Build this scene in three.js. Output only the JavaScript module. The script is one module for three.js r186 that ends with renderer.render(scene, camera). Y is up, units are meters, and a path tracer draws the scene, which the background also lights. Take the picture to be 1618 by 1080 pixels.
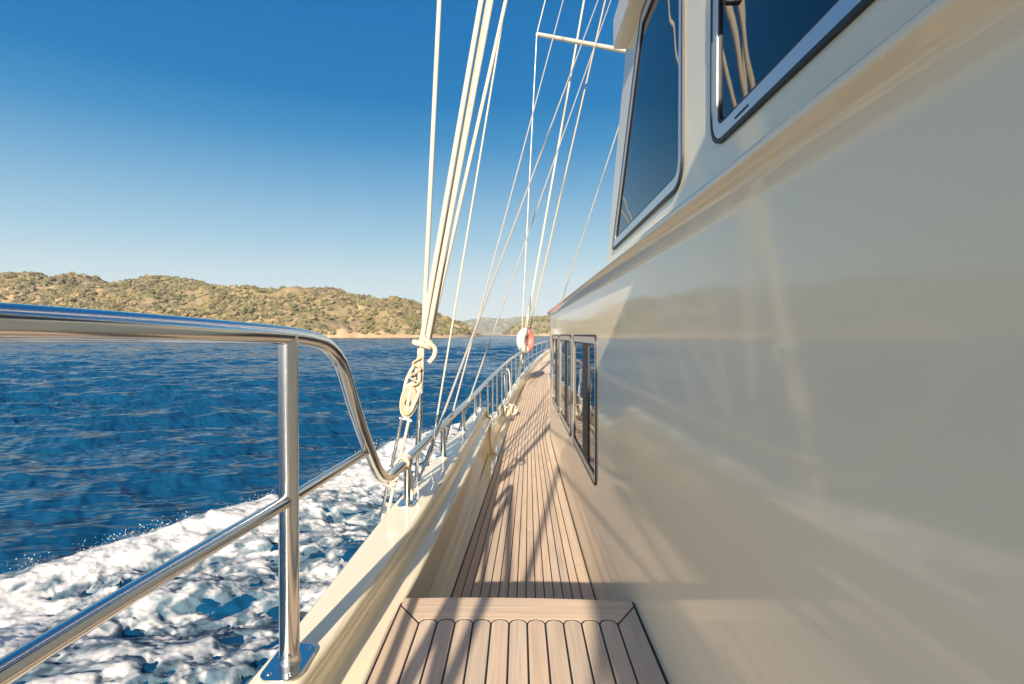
import * as THREE from 'three';
import { mergeGeometries, mergeVertices, toCreasedNormals } from 'three/addons/utils/BufferGeometryUtils.js';
import { RoundedBoxGeometry } from 'three/addons/geometries/RoundedBoxGeometry.js';

// ------------------------------------------------------------------ camera, sky, sun, exposure
const scene = new THREE.Scene();
const EYE = 3.2;                                   // metres above the sea; the yacht is measured from this level
const camera = new THREE.PerspectiveCamera(61.93, 1618 / 1080, 0.05, 20000);
camera.position.set(0, EYE, 0);
camera.lookAt(-0.0122, EYE - 0.0133, -1);
const EXPOSURE = 2.2;
const renderer = new THREE.WebGLRenderer();
renderer.toneMapping = THREE.LinearToneMapping;
renderer.toneMappingExposure = EXPOSURE;
renderer.shadowMap.enabled = true;

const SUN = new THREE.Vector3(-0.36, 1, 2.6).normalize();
const s2l = c => { c /= 255; return c <= 0.04045 ? c / 12.92 : Math.pow((c + 0.055) / 1.055, 2.4); };
{
  // clear late-afternoon sky: pale at the horizon, deep azure above
  const table = [[-90, 150, 165, 172], [-4, 210, 222, 224], [0, 220, 230, 231], [3, 212, 228, 233], [5.5, 200, 222, 230], [9, 162, 203, 225], [14, 116, 173, 212], [18, 66, 147, 200], [22, 20, 125, 188], [28, 10, 116, 183], [36, 8, 103, 169], [50, 8, 88, 152], [90, 8, 74, 136]];
  const W = 1024, H = 512, data = new Float32Array(W * H * 4);
  for (let j = 0; j < H; j++) {
    const el = ((j + 0.5) / H - 0.5) * 180;
    let k = 0; while (k < table.length - 2 && table[k + 1][0] < el) k++;
    const a = table[k], b = table[k + 1], t = THREE.MathUtils.clamp((el - a[0]) / (b[0] - a[0]), 0, 1);
    const col = [1, 2, 3].map(q => { const x = s2l(a[q]), y = s2l(b[q]); return (x + (y - x) * t) / EXPOSURE; });
    for (let i = 0; i < W; i++) {
      const az = ((i + 0.5) / W - 0.5) * 2 * Math.PI, ce = Math.cos(el * Math.PI / 180);
      const d = ce * Math.cos(az) * SUN.x + Math.sin(el * Math.PI / 180) * SUN.y + ce * Math.sin(az) * SUN.z;
      const glow = el > -2 ? 0.9 * Math.pow(Math.max(0, d), 6) : 0;                // brighter air round the sun, raised and widened to add warm fill
      const o = (j * W + i) * 4;
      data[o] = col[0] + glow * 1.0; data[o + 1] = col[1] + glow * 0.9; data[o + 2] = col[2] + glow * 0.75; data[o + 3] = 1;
    }
  }
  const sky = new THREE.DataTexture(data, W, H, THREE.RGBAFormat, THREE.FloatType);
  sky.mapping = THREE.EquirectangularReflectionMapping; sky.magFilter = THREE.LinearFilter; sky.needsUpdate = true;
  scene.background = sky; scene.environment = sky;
}
const sun = new THREE.DirectionalLight(new THREE.Color(1, 0.86, 0.68), 5);
sun.position.copy(SUN).multiplyScalar(60); sun.castShadow = true; sun.shadow.radius = 1;
sun.shadow.mapSize.set(2048, 2048); Object.assign(sun.shadow.camera, { left: -30, right: 30, top: 30, bottom: -30, near: 1, far: 200 });
scene.add(sun); scene.add(sun.target);

// ------------------------------------------------------------------ helpers
function rng(seed) { let s = seed >>> 0; return () => { s = (s + 0x6D2B79F5) >>> 0; let t = s; t = Math.imul(t ^ (t >>> 15), t | 1); t ^= t + Math.imul(t ^ (t >>> 7), t | 61); return ((t ^ (t >>> 14)) >>> 0) / 4294967296; }; }
const hash = (i, j) => { let h = Math.imul(i | 0, 374761393) ^ Math.imul(j | 0, 668265263); h = Math.imul(h ^ (h >>> 13), 1274126177); return ((h ^ (h >>> 16)) >>> 0) / 4294967296; };
function noise(x, y) { const i = Math.floor(x), j = Math.floor(y); let u = x - i, v = y - j; u = u * u * (3 - 2 * u); v = v * v * (3 - 2 * v); const a = hash(i, j), b = hash(i + 1, j), c = hash(i, j + 1), d = hash(i + 1, j + 1); return (a + (b - a) * u + (c - a) * v + (a - b - c + d) * u * v) * 2 - 1; }
function fbm(x, y, n = 4) { let s = 0, a = 0.5, f = 1; for (let k = 0; k < n; k++) { s += a * noise(x * f + 17.3 * k, y * f - 9.1 * k); a *= 0.5; f *= 2.03; } return s; }
const smooth = (a, b, x) => { const t = Math.min(1, Math.max(0, (x - a) / (b - a))); return t * t * (3 - 2 * t); };
function curve(pts) {                               // monotone cubic through [x, y] pairs
  const n = pts.length, m = [];
  const dl = k => (pts[k + 1][1] - pts[k][1]) / (pts[k + 1][0] - pts[k][0]);
  for (let k = 0; k < n; k++) { if (k === 0) m.push(dl(0)); else if (k === n - 1) m.push(dl(n - 2)); else { const a = dl(k - 1), b = dl(k); m.push(a * b <= 0 ? 0 : 2 * a * b / (a + b)); } }
  return x => {
    if (x <= pts[0][0]) return pts[0][1]; if (x >= pts[n - 1][0]) return pts[n - 1][1];
    let k = 0; while (pts[k + 1][0] < x) k++;
    const h = pts[k + 1][0] - pts[k][0], t = (x - pts[k][0]) / h, t2 = t * t, t3 = t2 * t;
    return (2 * t3 - 3 * t2 + 1) * pts[k][1] + (t3 - 2 * t2 + t) * h * m[k] + (-2 * t3 + 3 * t2) * pts[k + 1][1] + (t3 - t2) * h * m[k + 1];
  };
}
// yacht frame: x to starboard, h metres below the eye level, D metres towards the bow
const P = (x, h, D) => new THREE.Vector3(x, EYE - h, -D);
const range = (a, b, n) => Array.from({ length: n + 1 }, (_, k) => a + (b - a) * k / n);
const taken = {};
const numbered = n => { const k = taken[n] = (taken[n] ?? -1) + 1; return k ? `${n}_${String(k).padStart(3, '0')}` : n; };
function tag(o, label, category, group) { o.userData.label = label; o.userData.category = category; if (group) o.userData.group = group; return o; }
function mesh(name, geo, mat, parent) { const m = new THREE.Mesh(geo, mat); m.castShadow = m.receiveShadow = true; m.name = parent ? name : numbered(name); (parent || scene).add(m); return m; }
function structure(name, geo, mat) { const m = mesh(name, geo, mat); m.userData.kind = 'structure'; return m; }
function thing(name, label, category, group) { const g = new THREE.Group(); g.name = numbered(name); scene.add(g); return tag(g, label, category, group); }
function grid(pts, uvs, close = false) {            // pts[i][j] Vector3
  const n = pts.length, m = pts[0].length, pos = [], uv = [], idx = [];
  for (let i = 0; i < n; i++) for (let j = 0; j < m; j++) { const p = pts[i][j]; pos.push(p.x, p.y, p.z); uv.push(...(uvs ? uvs[i][j] : [i, j])); }
  for (let i = 0; i < n - 1; i++) for (let j = 0; j < m - 1; j++) { const a = i * m + j, b = a + 1, c = a + m, d = c + 1; idx.push(a, b, c, b, d, c); }
  const g = new THREE.BufferGeometry();
  g.setAttribute('position', new THREE.Float32BufferAttribute(pos, 3)); g.setAttribute('uv', new THREE.Float32BufferAttribute(uv, 2)); g.setIndex(idx);
  return g;
}
function sweep(profile, Ds, { crease = 0.6, caps = false } = {}) {   // profile(D) -> [[x, h], ...]
  const pts = Ds.map(D => profile(D).map(([x, h]) => P(x, h, D)));
  const uvs = Ds.map(D => { let s = 0; const q = profile(D); return q.map((p, k) => { if (k) s += Math.hypot(p[0] - q[k - 1][0], p[1] - q[k - 1][1]); return [s, D]; }); });
  let g = grid(pts, uvs);
  if (caps) {
    const parts = [g];
    for (const end of [0, 1]) {
      const D = end ? Ds[Ds.length - 1] : Ds[0], q = profile(D), sh = new THREE.Shape(q.map(p => new THREE.Vector2(p[0], -p[1])));
      const c = new THREE.ShapeGeometry(sh); c.translate(0, EYE, -D);
      const c2 = c.index ? c : c; parts.push(new THREE.BufferGeometry().setAttribute('position', c2.attributes.position).setAttribute('uv', c2.attributes.uv).setIndex(c2.index));
    }
    g = mergeGeometries(parts);
  }
  return toCreasedNormals(g, crease);
}
function tube(points, r, { seg, rad = 10, tension = 0.5, straight = false } = {}) {
  if (straight) return mergeGeometries(points.slice(1).map((p, k) => rod(points[k], p, r, r, rad)));
  const c = new THREE.CatmullRomCurve3(points, false, 'catmullrom', tension);
  const g = new THREE.TubeGeometry(c, seg || points.length * 8, r, rad, false);
  return g;
}
function rod(a, b, r0, r1 = r0, rad = 14, segs = 1) {
  const d = b.clone().sub(a), g = new THREE.CylinderGeometry(r1, r0, d.length(), rad, segs);
  g.applyQuaternion(new THREE.Quaternion().setFromUnitVectors(new THREE.Vector3(0, 1, 0), d.clone().normalize()));
  const mid = a.clone().add(b).multiplyScalar(0.5); g.translate(mid.x, mid.y, mid.z);
  return g;
}
const box = (x0, x1, h0, h1, D0, D1, r = 0.004) => { const g = r ? new RoundedBoxGeometry(Math.abs(x1 - x0), Math.abs(h1 - h0), Math.abs(D1 - D0), 2, r) : new THREE.BoxGeometry(Math.abs(x1 - x0), Math.abs(h1 - h0), Math.abs(D1 - D0)); g.translate((x0 + x1) / 2, EYE - (h0 + h1) / 2, -(D0 + D1) / 2); return g; };
function roundPoly(pts, radii) {                    // a path with rounded corners
  const n = pts.length, s = new THREE.Shape();
  for (let k = 0; k < n; k++) {
    const p = new THREE.Vector2(...pts[k]), a = new THREE.Vector2(...pts[(k + n - 1) % n]).sub(p), b = new THREE.Vector2(...pts[(k + 1) % n]).sub(p);
    const r = Math.min(Array.isArray(radii) ? radii[k] : radii, a.length() * 0.45, b.length() * 0.45);
    const ang = Math.acos(THREE.MathUtils.clamp(a.clone().normalize().dot(b.clone().normalize()), -1, 1)), cut = Math.min(r / Math.tan(ang / 2), a.length() * 0.48, b.length() * 0.48);
    const p0 = p.clone().add(a.normalize().multiplyScalar(cut)), p1 = p.clone().add(b.normalize().multiplyScalar(cut));
    if (k === 0) s.moveTo(p0.x, p0.y); else s.lineTo(p0.x, p0.y);
    s.quadraticCurveTo(p.x, p.y, p1.x, p1.y);
  }
  s.closePath();
  return s;
}
function inset(pts, d) {                            // move every edge of a polygon inwards by d
  const n = pts.length; let area = 0;
  for (let k = 0; k < n; k++) { const a = pts[k], b = pts[(k + 1) % n]; area += a[0] * b[1] - b[0] * a[1]; }
  const sg = Math.sign(area), L = pts.map((p, k) => { const q = pts[(k + 1) % n], dx = q[0] - p[0], dy = q[1] - p[1], l = Math.hypot(dx, dy); return [p[0] - sg * dy / l * d, p[1] + sg * dx / l * d, dx / l, dy / l]; });
  return L.map((b, k) => { const a = L[(k + n - 1) % n], den = a[2] * b[3] - a[3] * b[2], t = ((b[0] - a[0]) * b[3] - (b[1] - a[1]) * b[2]) / den; return [a[0] + a[2] * t, a[1] + a[3] * t]; });
}
function onWall(g, x0) {                            // shape in (D, height above eye), extruded inboard
  const p = g.attributes.position, nn = g.attributes.normal;
  for (let k = 0; k < p.count; k++) { const u = p.getX(k), v = p.getY(k), w = p.getZ(k); p.setXYZ(k, x0 + w, EYE + v, -u); if (nn) { const a = nn.getX(k), b = nn.getY(k), c = nn.getZ(k); nn.setXYZ(k, c, b, -a); } }
  return g;
}

// ------------------------------------------------------------------ textures and materials
function texture(W, H, f, srgb = true) {
  const d = new Uint8Array(W * H * 4);
  for (let j = 0; j < H; j++) for (let i = 0; i < W; i++) { const c = f(i / W, j / H, i, j), o = (j * W + i) * 4; d[o] = c[0]; d[o + 1] = c[1]; d[o + 2] = c[2]; d[o + 3] = 255; }
  const t = new THREE.DataTexture(d, W, H); t.wrapS = t.wrapT = THREE.MirroredRepeatWrapping; t.magFilter = THREE.LinearFilter; if (srgb) t.colorSpace = THREE.SRGBColorSpace; t.needsUpdate = true;
  return t;
}
const l2s = c => 255 * (c <= 0.0031308 ? c * 12.92 : 1.055 * Math.pow(c, 1 / 2.4) - 0.055);
const clamp255 = c => Math.max(0, Math.min(255, c));
// teak: fine grain running along v; 0.5 m across, 2 m along
const teakMap = texture(512, 1024, (u, v) => {
  const fine = fbm(u * 170, v * 9, 3), mid = fbm(u * 40 + 3, v * 2.2 + fbm(u * 8, v * 3, 2) * 0.6, 3), blot = fbm(u * 7 + 5, v * 5 + 2, 3);
  const k = 1 + fine * 0.2 + mid * 0.16 + blot * 0.12;
  return [clamp255(l2s(0.585 * k)), clamp255(l2s(0.462 * k)), clamp255(l2s(0.352 * k * (1 - 0.05 * mid)))];
});
teakMap.repeat.set(2, 0.5);
const teakBump = texture(512, 512, (u, v) => { const c = 128 + 100 * fbm(u * 120, v * 8, 3); return [c, c, c]; }, false);
teakBump.repeat.set(2, 0.5);
const teakTints = [[1, 1, 1], [0.93, 0.92, 0.9], [1.04, 1.01, 0.97], [0.97, 0.93, 0.92], [0.9, 0.91, 0.92]];
const M = {};
M.teak = teakTints.map((t, k) => new THREE.MeshStandardMaterial({ name: `teak_${k}`, map: teakMap, bumpMap: teakBump, bumpScale: 0.0006, roughness: 0.55, color: new THREE.Color(...t) }));
M.caulk = new THREE.MeshStandardMaterial({ name: 'caulk', color: new THREE.Color(0.012, 0.012, 0.013), roughness: 0.6 });
const gelRough = texture(256, 256, (u, v) => { const c = 118 + 60 * fbm(u * 6, v * 6, 4); return [c, c, c]; }, false);
M.cream = new THREE.MeshPhysicalMaterial({ name: 'cream_gelcoat', color: new THREE.Color(0.86, 0.765, 0.565), roughness: 0.4, specularIntensity: 0.25, clearcoat: 0.8, clearcoatRoughness: 0.08 });
M.white = new THREE.MeshPhysicalMaterial({ name: 'white_paint', color: new THREE.Color(0.5, 0.46, 0.39), roughness: 0.35, clearcoat: 0.8, clearcoatRoughness: 0.1 });
M.steel = new THREE.MeshStandardMaterial({ name: 'polished_steel', color: new THREE.Color(0.72, 0.7, 0.67), metalness: 1, roughness: 0.13 });
M.alloy = new THREE.MeshStandardMaterial({ name: 'brushed_alloy', color: new THREE.Color(0.66, 0.66, 0.66), metalness: 0.85, roughness: 0.34 });
M.frame = new THREE.MeshStandardMaterial({ name: 'pale_window_frame', color: new THREE.Color(0.66, 0.62, 0.54), metalness: 0.25, roughness: 0.3 });
M.gateEnd = new THREE.MeshPhysicalMaterial({ name: 'pale_varnished_end', color: new THREE.Color(0.52, 0.42, 0.25), roughness: 0.4, clearcoat: 0.6 });
M.rubber = new THREE.MeshStandardMaterial({ name: 'black_rubber', color: new THREE.Color(0.015, 0.015, 0.017), roughness: 0.5 });
const paneBump = texture(256, 256, (u, v) => { const c = 128 + 120 * fbm(u * 5, v * 5, 2); return [c, c, c]; }, false);
M.glass = new THREE.MeshPhysicalMaterial({ name: 'tinted_glass', color: new THREE.Color(0.006, 0.009, 0.014), roughness: 0.015, ior: 1.6, bumpMap: paneBump, bumpScale: 0.0009 });
const ropeBump = texture(64, 64, (u, v) => { const c = 128 + 110 * Math.sin((u * 2 + v) * Math.PI * 2) * Math.sin((u * 2 - v) * Math.PI * 2); return [c, c, c]; }, false);
M.rope = new THREE.MeshStandardMaterial({ name: 'white_rope', color: new THREE.Color(0.44, 0.4, 0.325), roughness: 0.9 });
M.ropeTan = new THREE.MeshStandardMaterial({ name: 'tan_rope', color: new THREE.Color(0.36, 0.29, 0.2), roughness: 0.9 });
M.wire = new THREE.MeshStandardMaterial({ name: 'rigging_wire', color: new THREE.Color(0.5, 0.47, 0.42), metalness: 0.5, roughness: 0.45 });
M.varnish = new THREE.MeshPhysicalMaterial({ name: 'varnished_wood', color: new THREE.Color(0.30, 0.235, 0.15), roughness: 0.4, clearcoat: 0.6 });
M.coral = new THREE.MeshStandardMaterial({ name: 'coral_canvas', color: new THREE.Color(0.52, 0.17, 0.13), roughness: 0.6 });
M.buoyWhite = new THREE.MeshStandardMaterial({ name: 'white_canvas', color: new THREE.Color(0.5, 0.48, 0.455), roughness: 0.6 });

// ------------------------------------------------------------------ the yacht's lines
const capIn = curve([[-6, -0.56], [1.2, -0.548], [1.7, -0.52], [2.4, -0.482], [3.5, -0.442], [5.0, -0.412], [6.6, -0.385], [7, -0.375]]);
const ledgeIn = curve([[-6, -0.4415], [2.0, -0.4415], [2.2, -0.428], [2.5, -0.414], [3.3, -0.392], [4.4, -0.36], [6.2, -0.327], [7, -0.312]]);
const hullOut = curve([[-12, -0.6], [-5, -0.69], [1.2, -0.684], [1.7, -0.664], [2.4, -0.652], [2.9, -0.641], [3.5, -0.614], [4.1, -0.586], [5.0, -0.548], [6.6, -0.5], [8, -0.42], [10, -0.27], [11.8, -0.12], [13.5, 0.06], [15, 0.25], [16.3, 0.45], [18.3, 0.92], [20, 1.7], [21.4, 2.6]]);
const plankIn = curve([[2, -0.42], [3.18, -0.38], [5.14, -0.30], [8.2, -0.165], [11.8, 0.02], [13.5, 0.2], [16.3, 0.55], [18.3, 1.02]]);
const house = curve([[-3, 0.43], [7.6, 0.43], [9, 0.5], [10.3, 0.6], [12.5, 0.7], [14.4, 0.79]]);
const deckH = D => D < 3 ? 1.48 : 1.48 - 0.0035 * (D - 3) ** 2;
const railH = curve([[2.7, 0.636], [5, 0.638], [6.75, 0.622], [7.6, 0.59], [10, 0.49], [13, 0.40], [17.5, 0.23], [20, 0.12]]);
const CL = 2.6;                                     // centreline

const railX = curve([[2.6, -0.573], [2.88, -0.566], [4.03, -0.537], [5.09, -0.5], [6.05, -0.468], [7, -0.43], [8, -0.366], [10, -0.216]]);

// ------------------------------------------------------------------ sea
const R0 = rng(11);
const waves = [];
for (const [lam, amp, n] of [[9, 0.06, 4], [5, 0.055, 6], [2.8, 0.038, 7], [1.6, 0.024, 8], [0.9, 0.013, 9], [0.5, 0.0075, 9]])
  for (let k = 0; k < n; k++) { const l = lam * (0.75 + 0.6 * R0()), th = 1.35 + (R0() - 0.5) * 1.5; waves.push([2 * Math.PI / l * Math.cos(th), 2 * Math.PI / l * Math.sin(th), amp * Math.sqrt(2 / n), R0() * 6.283, l]); }
function seaH(x, z, spacing) {
  let y = 0;
  const gust = 0.85 + 0.5 * noise(x * 0.05 + 3, z * 0.035);
  for (const [kx, kz, a, ph, l] of waves) {
    const f = Math.min(1, Math.max(0, l / spacing / 2.2 - 1)); if (f <= 0) continue;
    const s = Math.sin(kx * x + kz * z + ph); y += a * f * (s + 0.55 * (s * s - 0.5));
  }
  return y * gust;
}
const normalTile = (() => {                         // ripples finer than the mesh, periodic over 14 m
  const N = 1024, L = 14, comps = []; const r = rng(5);
  for (let k = 0; k < 70; k++) { const l = 0.16 * Math.pow(14, r()) , th = 1.35 + (r() - 0.5) * 2.0, m = Math.round(L / l * Math.cos(th)), n = Math.round(L / l * Math.sin(th)); comps.push([m, n, 0.028 * (0.5 + r()), r() * 6.283]); }
  const sx = new Float32Array(N * N), sy = new Float32Array(N * N);
  for (const [m, n, a, ph] of comps) {
    const q = Math.hypot(m, n) || 1, ax = a * m / q, ay = a * n / q;
    for (let j = 0; j < N; j++) { const pj = 2 * Math.PI * n * j / N + ph; for (let i = 0; i < N; i++) { const c = Math.cos(2 * Math.PI * m * i / N + pj); sx[j * N + i] += ax * c; sy[j * N + i] += ay * c; } }
  }
  const t = texture(N, N, (u, v, i, j) => { const x = -sx[j * N + i], y = -sy[j * N + i], q = 1 / Math.hypot(x, y, 1); return [127.5 + 127.5 * x * q, 127.5 + 127.5 * y * q, 127.5 + 127.5 * q]; }, false);
  t.wrapS = t.wrapT = THREE.RepeatWrapping;
  return t;
})();
M.sea = new THREE.MeshPhysicalMaterial({ name: 'sea_water', color: new THREE.Color(0.004, 0.047, 0.112), roughness: 0.08, ior: 1.333, specularIntensity: 0.5, normalMap: normalTile, normalScale: new THREE.Vector2(1.35, 1.35) });
const foamEdge = curve([[-6, -14], [0, -11.5], [5, -8.4], [7.25, -6.6], [10.8, -4.6], [14, -3.5], [18, -2.8], [20, -2.1], [22.5, -0.6], [23.5, 0.6]]);
const swellRidge = (x, D) => { const e = foamEdge(D) + 0.35, d = x - e; return (0.22 + 0.03 * noise(D * 0.7, 3)) * Math.exp(-d * d / (d < 0 ? 0.5 : 0.9)) * smooth(24, 19, D) * smooth(-6, 0, D); };
{
  const radii = [], angs = [];
  for (let r = 3.5; r < 9000;) { radii.push(r); r *= r < 26 ? 1.0078 : r < 700 ? 1.0041 : 1.03; }
  for (const a of range(-60, 6, 400)) angs.push(a);
  for (const a of range(6, 300, 90).slice(1)) angs.push(a);
  const pos = [], uv = [], idx = [], m = angs.length, Nr = radii.length - 1;
  for (let i = 0; i <= Nr; i++) {
    const r = radii[i], step = (radii[Math.min(Nr, i + 1)] - radii[Math.max(0, i - 1)]) / 2 / r;
    for (const a of angs) {
      const t = a * Math.PI / 180, x = r * Math.sin(t), z = -r * Math.cos(t);
      const sp = Math.max(r * step, a > 6 ? r * 0.057 : 0);
      pos.push(x, r > 700 ? 0 : seaH(x, z, sp) + (r < 40 ? swellRidge(x, -z) : 0), z); uv.push(x / 14, -z / 14);
    }
  }
  for (let i = 0; i < Nr; i++) for (let j = 0; j < m - 1; j++) { const p = i * m + j, q = p + 1, c = p + m, d = c + 1; idx.push(p, q, c, q, d, c); }
  const g = new THREE.BufferGeometry();
  g.setAttribute('position', new THREE.Float32BufferAttribute(pos, 3)); g.setAttribute('uv', new THREE.Float32BufferAttribute(uv, 2)); g.setIndex(idx); g.computeVertexNormals();
  structure('sea', g, M.sea);
}
// wake: churned foam beside the hull, its holes cut out of the sheet
{
  const cell = 0.024, D0 = 3.2, D1 = 23, X0 = -9.6, nD = Math.round((D1 - D0) / cell), nX = Math.round(11 / cell);
  const density = (x, D) => {
    const e = foamEdge(D) + 0.16 * fbm(D * 1.1, 7, 4) * 2, inside = x - e; if (inside < -0.5) return -1;
    const w1 = fbm(x * 0.7 + 2, D * 0.55 + 9, 3) * 0.7, wx = x + 0.35 * fbm(x * 1.3, D * 1.3 + 40, 3), wD = D + 0.35 * fbm(x * 1.3 + 70, D * 1.3, 3);
    const cells = 1 - Math.abs(fbm(wx * 1.7, wD * 1.5, 4)) * 3.4, fine = fbm(wx * 5, wD * 5, 4) + 0.9 * (0.22 - Math.abs(fbm(wx * 7 + 9, wD * 7, 3)));
    const rim = Math.exp(-((inside - 0.5) ** 2) / 0.45) * 0.75;
    let d = 0.30 + w1 * 1.15 + cells * 0.30 + fine * 0.85 + rim;
    d -= smooth(1.2, 4, inside) * 0.12;
    d = d * smooth(-0.08 + 0.10 * noise(D * 9, x * 9), 0.22, inside) - 0.6 * smooth(0.05, -0.4, inside);
    return d - smooth(18, 23, D) * 0.2;
  };
  const id = new Int32Array((nD + 1) * (nX + 1)).fill(-1), den = new Float32Array((nD + 1) * (nX + 1)), pos = [], col = [], idx = [];
  for (let i = 0; i <= nD; i++) for (let j = 0; j <= nX; j++) {
    const D = D0 + i * cell, x = X0 + j * cell; const k = i * (nX + 1) + j;
    den[k] = x > hullOut(Math.min(D, 21.3)) + 0.55 ? -1 : density(x, D);
  }
  const TH = 0.2;
  const vert = k => {
    if (id[k] >= 0) return id[k];
    const i = Math.floor(k / (nX + 1)), j = k % (nX + 1), D = D0 + i * cell, x = X0 + j * cell, d = den[k], t = d - TH, tp = Math.max(0, t);
    const b1 = fbm(x * 2.4 + 5, D * 2.4, 4), b2 = 0.5 - Math.abs(fbm(x * 6 + 1, D * 6 + 3, 3)) * 2.2, b3 = 0.5 - Math.abs(noise(x * 19, D * 19)), b4 = noise(x * 37 + 7, D * 37);
    const lump = Math.max(0, b1) * 0.06 + Math.max(0, b2) * 0.013 + b3 * 0.007 + b4 * 0.003;
    const y = seaH(x, -D, 0.08) + swellRidge(x, D) + 0.008 + Math.max(-0.08, Math.min(0.018, t * 0.07)) + Math.min(1, tp * 1.1) * (0.01 + lump);
    const jx = (hash(i, j) - 0.5) * cell * 0.5, jd = (hash(j + 999, i) - 0.5) * cell * 0.5;
    pos.push(x + jx, y, -(D + jd));
    const ux = x + 0.22 * fbm(x * 2.1 + 4, D * 2.1, 3), uD = D + 0.3 * fbm(x * 2.1, D * 2.1 + 30, 3), lace = 0.5 + fbm(ux * 8 + 3, uD * 6.5, 4), veil = 0.3 - Math.abs(fbm(ux * 3.6 + 20, uD * 2.8 + 8, 4)) * 1.8, thick = Math.min(1, Math.max(0, 0.16 + tp * 0.95 + 1.0 * (lace - 0.5) + 0.95 * veil));
    col.push(0.07 + 0.57 * thick, 0.125 + 0.50 * thick, 0.17 + 0.44 * thick);
    return id[k] = pos.length / 3 - 1;
  };
  const LOW = TH - 0.3;
  for (let i = 0; i < nD; i++) for (let j = 0; j < nX; j++) {
    const a = i * (nX + 1) + j, b = a + 1, c = a + nX + 1, d = c + 1;
    if (Math.min(den[a], den[b], den[c]) > LOW) idx.push(vert(a), vert(b), vert(c));
    if (Math.min(den[b], den[d], den[c]) > LOW) idx.push(vert(b), vert(d), vert(c));
  }
  const g = new THREE.BufferGeometry();
  g.setAttribute('position', new THREE.Float32BufferAttribute(pos, 3)); g.setAttribute('color', new THREE.Float32BufferAttribute(col, 3)); g.setIndex(idx); g.computeVertexNormals();
  M.foam = new THREE.MeshStandardMaterial({ name: 'foam', color: new THREE.Color(1, 1, 1), vertexColors: true, roughness: 0.85 });
  const foam = mesh('wake_foam', g, M.foam); foam.userData.kind = 'stuff'; tag(foam, 'churned white foam of the wake running beside the hull', 'foam');
  // drops thrown up along the outer edge of the wake
  const r = rng(77), n = 1300, drops = new THREE.InstancedMesh(new THREE.IcosahedronGeometry(1, 1), new THREE.MeshStandardMaterial({ name: 'spray_drops', color: new THREE.Color(0.5, 0.51, 0.51), roughness: 0.5 }), n);
  const mt = new THREE.Matrix4(), q = new THREE.Quaternion(), jets = Array.from({ length: 60 }, () => 4 + 16 * r());
  for (let k = 0; k < n; k++) {
    const D = jets[Math.floor(r() * jets.length)] + (r() - 0.5) * 0.35, up = Math.pow(r(), 2.2), x = foamEdge(D) + (r() - 0.35) * 0.3 - up * 0.12, s = 0.0025 + 0.006 * Math.pow(r(), 3);
    mt.compose(new THREE.Vector3(x, seaH(x, -D, 0.08) + swellRidge(x, D) + 0.02 + up * 0.17, -D), q, new THREE.Vector3(s, s * (1 + r()), s)); drops.setMatrixAt(k, mt);
  }
  drops.name = 'wake_spray'; drops.userData.kind = 'stuff'; tag(drops, 'fine drops of spray leaping along the outer edge of the wake', 'spray'); scene.add(drops);
}

// ------------------------------------------------------------------ coast
M.hill = new THREE.MeshStandardMaterial({ name: 'dry_hillside', vertexColors: true, roughness: 1, color: new THREE.Color(1, 1, 1) });
const scrubGeos = [3, 9, 21].map(seed => {
  let g = mergeVertices(new THREE.IcosahedronGeometry(1, 2).deleteAttribute('normal').deleteAttribute('uv')); const p = g.attributes.position;
  for (let k = 0; k < p.count; k++) { const v = new THREE.Vector3().fromBufferAttribute(p, k); const f = 0.78 + 0.55 * fbm(v.x * 2.1 + seed, v.y * 2.1 + v.z * 1.7, 3) + 0.25 * noise(v.x * 6 + seed, v.z * 6 + v.y * 5); p.setXYZ(k, v.x * f, Math.max(-0.25, v.y * f * 0.85), v.z * f); }
  g = g.toNonIndexed(); g.computeVertexNormals(); return g;
});
M.scrub = new THREE.MeshStandardMaterial({ name: 'scrub_leaves', color: new THREE.Color(1, 1, 1), roughness: 1 });
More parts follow.
